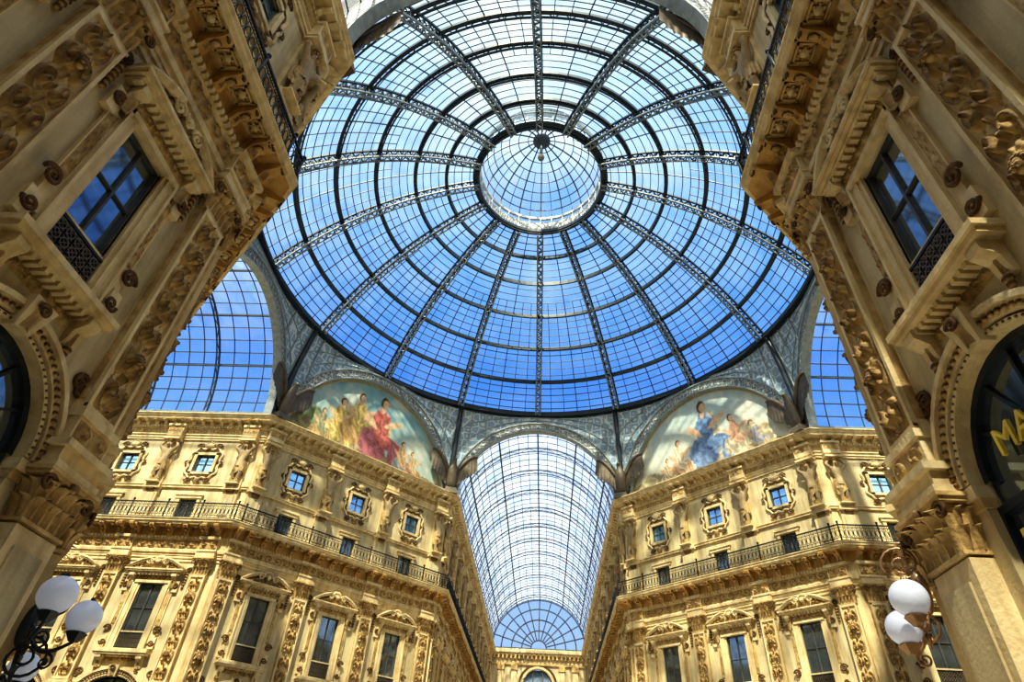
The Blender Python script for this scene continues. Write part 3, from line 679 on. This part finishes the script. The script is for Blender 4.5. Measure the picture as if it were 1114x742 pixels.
# ------------------------------------------------------------ barrel vaults
def vault(L,ang,gl):
    E=empty('barrel_vault_roof',Matrix.Rotation(ang,4,'Z'))
    R=7.45; cz_=ZC+.5; y0=A+.3; 
    def P(a,y,o=0): return ((R+o)*math.cos(a),y,cz_+(R+o)*math.sin(a))
    mb=MB(); ny=int(L/1.15); ys=np.linspace(y0,y0+L,ny+1); al=np.linspace(0,pi,25)
    Yg,Ag=np.meshgrid(ys,al,indexing='ij'); mb.grid(R*np.cos(Ag),Yg,cz_+R*np.sin(Ag),gl,False); link('glazing',mb.mesh('vault_glazing'),E)
    mb=MB()
    for j,y in enumerate(ys):
        hv=j%4==0
        mb.tube([P(a,y,-.06) for a in al],.08 if hv else .04,M_ribd,4,flat=(1,1))
        if hv:
            mb.tube([P(a,y,-.45) for a in al],.06,M_ribd,4)
            for i in range(24):
                p,q=((-.1,-.45) if i%2 else (-.45,-.1)); mb.tube([P(al[i],y,p),P(al[i+1],y,q)],.03,M_ribd,3)
    for i,a in enumerate(al):
        w=.10 if i%4==0 else .04
        mb.tube([P(a,y0,-.06),P(a,y0+L,-.06)],w,M_ribd,4)
    for sx in (-1,1): mb.box(sx*R-.15,sx*R+.15,y0,y0+L,ZC-.0,cz_+.15,M_rib)
    link('vault_bars',mb.mesh('vault_bars'),E)
    mb=MB(); y=y0+L
    for r in (1.2,2.6,4.2,5.8,7.2): mb.tube([(r*math.cos(a),y,cz_+r*math.sin(a)) for a in al],.12,M_ribd,4)
    for i in range(0,25,2): a=al[i]; mb.tube([(1.2*math.cos(a),y,cz_+1.2*math.sin(a)),(7.4*math.cos(a),y,cz_+7.4*math.sin(a))],.11,M_ribd,4)
    X=np.array([[0]*25,list(7.4*np.cos(al))]);Z=np.array([[cz_]*25,list(cz_+7.4*np.sin(al))]); mb.grid(X,np.full_like(X,y+.05,dtype=float),Z,gl,False)
    mb.box(-7.5,7.5,y-.2,y+.2,cz_-.4,cz_,M_ribd)
    link('end_fanlight',mb.mesh('end_fanlight'),E)
vault(LN,0,M_vaultn); vault(LE,pi/2,M_vault); vault(LE,-pi/2,M_vault); vault(LS,pi,M_vaultn)

# ------------------------------------------------------------ end facades
def endwall(L,ang):
    mb=MB(); y=A+L; r=2.2; zc_=19.6
    def bx(x0,x1,z0,z1,d=.6,m=M_wall,yo=0): mb.box(x0,x1,y-yo,y+d,z0,z1,m)
    bx(-7.6,-r,0,zc_);bx(r,7.6,0,zc_);bx(-r,r,0,16.4)
    n=16
    for i in range(n):
        a0=pi*i/n;a1=pi*(i+1)/n
        def Q(a):
            c,s=math.cos(a),math.sin(a); k=min(7.6/abs(c) if abs(c)>1e-6 else 1e9,(23.4-zc_)/s if s>1e-6 else 1e9); return (k*c,zc_+k*s)
        q0,q1=Q(a0),Q(a1); mb.add([(r*math.cos(a0),y,zc_+r*math.sin(a0)),(q0[0],y,q0[1]),(q1[0],y,q1[1]),(r*math.cos(a1),y,zc_+r*math.sin(a1))],[(0,1,2,3)],M_wall)
    mb.add([(7.6,y,zc_),(7.6,y,23.4),(5,y+.01,23.4)],[(0,1,2)],M_wall); mb.add([(-7.6,y,zc_),(-7.6,y,23.4),(-5,y+.01,23.4)],[(0,1,2)],M_wall)
    bx(-7.6,7.6,23.4,24.6); bx(-7.6,7.6,23.6,23.9,.1,M_trim,.5); bx(-7.6,7.6,23.9,24.2,.1,M_trim,.8)
    for i in range(24): x=-7.3+i*.635; bx(x-.12,x+.12,23.1,23.6,.1,M_carv,.55)
    bx(-7.6,7.6,22.3,22.6,.1,M_carv,.25)
    bx(-7.6,7.6,16.0,16.35,.1,M_trim,.6)
    bx(-r,r,16.4,zc_+r,.7,M_win,-.5)
    mb.tube([((r+.15)*math.cos(a),y-.1,zc_+(r+.15)*math.sin(a)) for a in np.linspace(0,pi,20)],.22,M_trim,5)
    mb.tube([((r+.6)*math.cos(a),y-.1,zc_+(r+.6)*math.sin(a)) for a in np.linspace(0,pi,20)],.14,M_carv,5)
    for x in (-5.6,-3.6,3.6,5.6): bx(x-.4,x+.4,16.35,22.3,.1,M_trim,.25); bx(x-.5,x+.5,21.6,22.3,.1,M_carv,.4)
    for x in (-r,-.75,.75,r): bx(x-.07,x+.07,16.4,zc_+(r*r-min(x*x,r*r))**.5,.1,M_frame,-.3)
    bx(-r,r,zc_-.1,zc_+.1,.1,M_frame,-.3)
    link('end_building_facade',mb.mesh('end_building_facade'),None,Matrix.Rotation(ang,4,'Z'))
endwall(LN,0); endwall(LE,pi/2); endwall(LE,-pi/2); endwall(LS,pi)

# ------------------------------------------------------------ floor
mb=MB(); mb.box(-60,60,-60,90,-.3,0,M_floor); link('floor',mb.mesh('floor'))

# ------------------------------------------------------------ shop sign (gilded letters on glass, near right arch)
SG=empty('shop_sign')
for txt,y,z,s in (('MARKET',-21.1,6.25,.58),('RISTORO',-20.75,4.95,.5)):
    cu=bpy.data.curves.new('letters','FONT'); cu.body=txt; cu.size=s; cu.extrude=.03; cu.align_x='LEFT'; cu.materials.append(M_gold)
    o=bpy.data.objects.new('letters',cu); SC.collection.objects.link(o); o.parent=SG
    M=Matrix(((0,0,-1,W+.14),(-1,0,0,y),(0,1,0,z),(0,0,0,1))); o.matrix_local=M

# ------------------------------------------------------------ wall lamps
def lamp(anchor,globes,mat,nd):
    mb=MB(); a=Vector(anchor)
    mb.ell(a,(.12,.12,.35),mat,10,8)
    for g,r in globes:
        g=Vector(g); d=g-a; h=Vector((d.x,d.y,0))
        base=g-Vector((0,0,r+.12))
        pts=[]
        for i in range(14):
            t=i/13; p=a.lerp(base,t)+Vector((0,0,-.3*math.sin(pi*t)*(1-.2*t))); pts.append(p)
        mb.tube(pts,[.04-.012*i/13 for i in range(14)],mat,6)
        hd=h.normalized()
        for (t0,rr,sg) in ((.35,.15,1),(.65,.12,-1)):
            c=a.lerp(base,t0)+Vector((0,0,-.3*math.sin(pi*t0)+sg*rr)); sp=[];
            for i in range(22):
                q=rr*(1-.8*i/21); an=-sg*pi/2+i*.42*sg; sp.append(c+hd*(q*math.cos(an))+Vector((0,0,q*math.sin(an))))
            mb.tube(sp,[.022-.008*i/21 for i in range(22)],mat,5)
            mb.ell(sp[-1],(.035,.035,.035),mat,6,4)
        mb.frus((base.x-.05,base.x+.05,base.y-.05,base.y+.05),(base.x-.12,base.x+.12,base.y-.12,base.y+.12),base.z,base.z+.14,mat)
        mb.ell(base+Vector((0,0,.14)),(.15,.15,.03),mat,10,4)
        mb.ell(g,(r,r,r),M_globe,28,18)
        mb.ell(g+Vector((0,0,r)),(.04,.04,.06),mat,6,4)
    n=Vector((nd[0],nd[1],0)).normalized()
    for sg in (-1,1):
        sp=[]
        for i in range(26):
            q=.34*(1-.8*i/25); an=-sg*pi/2+i*.4*sg; sp.append(a+n*(.15+q*math.cos(an))+Vector((0,0,sg*.48+q*math.sin(an))))
        mb.tube(sp,.025,mat,5)
        for q in range(5): leaf(mb,(a.x+n.x*.1,a.y+n.y*.1,a.z+sg*(.15+.14*q)),.1,.12,.1,mat,q*1.3)
    link('wall_lamp',mb.mesh('wall_lamp'))
lamp((7.15,-18.95,5.0),[((6.60,-19.5,4.72),.27),((6.78,-18.75,4.5),.26)],M_ironlit,(-1,.6))
lamp((-7.3,-18.85,3.95),[((-6.55,-19.5,4.25),.28),((-6.50,-18.75,4.12),.26),((-7.85,-17.8,3.5),.24)],M_iron,(1,.6))

# ------------------------------------------------------------ world + sun
w=bpy.data.worlds.new('sky'); SC.world=w; w.use_nodes=True; nt=w.node_tree; nt.nodes.clear()
out=N(nt,'ShaderNodeOutputWorld'); bg=N(nt,'ShaderNodeBackground'); tc=N(nt,'ShaderNodeTexCoord'); sp=N(nt,'ShaderNodeSeparateXYZ')
nt.links.new(tc.outputs['Generated'],sp.inputs[0])
r=ramp(nt,[(0,(.40,.50,.62)),(.22,(.38,.53,.78)),(.42,(.15,.36,.76)),(.58,(.065,.23,.68)),(.72,(.13,.35,.80)),(.83,(.25,.48,.88)),(.92,(.54,.72,.92))])
nt.links.new(sp.outputs[2],r.inputs[0])
n=N(nt,'ShaderNodeTexNoise'); n.inputs['Scale'].default_value=3.2; n.inputs['Detail'].default_value=8; n.inputs['Roughness'].default_value=.6
nt.links.new(tc.outputs['Generated'],n.inputs['Vector'])
cr=N(nt,'ShaderNodeMapRange'); cr.inputs[1].default_value=.46; cr.inputs[2].default_value=.75; nt.links.new(n.outputs['Fac'],cr.inputs[0])
ce=N(nt,'ShaderNodeMapRange'); ce.inputs[1].default_value=.66; ce.inputs[2].default_value=.94; ce.inputs[3].default_value=.12; ce.inputs[4].default_value=1.0; nt.links.new(sp.outputs[2],ce.inputs[0])
cm=N(nt,'ShaderNodeMath',operation='MULTIPLY'); nt.links.new(cr.outputs[0],cm.inputs[0]); nt.links.new(ce.outputs[0],cm.inputs[1])
mx=N(nt,'ShaderNodeMix',data_type='RGBA'); nt.links.new(cm.outputs[0],mx.inputs[0]); nt.links.new(r.outputs[0],mx.inputs[6]); mx.inputs[7].default_value=(1.0,.97,.80,1)
# unseen southern sky brightened, added as fill for the near walls
sky_fill=N(nt,'ShaderNodeMapRange'); sky_fill.inputs[1].default_value=-.2; sky_fill.inputs[2].default_value=-.75; sky_fill.inputs[3].default_value=0; sky_fill.inputs[4].default_value=1; nt.links.new(sp.outputs[1],sky_fill.inputs[0])
mh=N(nt,'ShaderNodeMix',data_type='RGBA'); nt.links.new(sky_fill.outputs[0],mh.inputs[0]); nt.links.new(mx.outputs[2],mh.inputs[6]); mh.inputs[7].default_value=(1.7,1.6,1.35,1)
nt.links.new(mh.outputs[2],bg.inputs[0]); bg.inputs[1].default_value=1.2; nt.links.new(bg.outputs[0],out.inputs[0])
sl=bpy.data.lights.new('sun','SUN'); sl.energy=9.5; sl.color=(1,.87,.62); sl.angle=math.radians(1.5); so=bpy.data.objects.new('sun',sl); SC.collection.objects.link(so)
so.rotation_euler=Vector((-.10,-.60,.79)).to_track_quat('Z','Y').to_euler()

# ------------------------------------------------------------ camera
pt,ya,ro=map(math.radians,(39.85,4.2,3.7))
Fv=Vector((-math.sin(ya)*math.cos(pt),math.cos(ya)*math.cos(pt),math.sin(pt))); Rv=Vector((math.cos(ya),math.sin(ya),0)); Uv=Rv.cross(Fv)
R2=Rv*math.cos(ro)+Uv*math.sin(ro); U2=-Rv*math.sin(ro)+Uv*math.cos(ro)
M=Matrix.Identity(4)
for i in range(3): M[i][0]=R2[i]; M[i][1]=U2[i]; M[i][2]=-Fv[i]
M[0][3],M[1][3],M[2][3]=1.157,-29.1,1.6
cd=bpy.data.cameras.new('camera'); cd.sensor_width=36; cd.lens=36*653.5/1114; cd.shift_x=-.0055; cd.clip_end=500; co=bpy.data.objects.new('camera',cd); SC.collection.objects.link(co); co.matrix_world=M; SC.camera=co
try:
    SC.view_settings.view_transform='Standard'
except Exception: pass
try: SC.view_settings.look='Medium High Contrast'
except Exception: pass
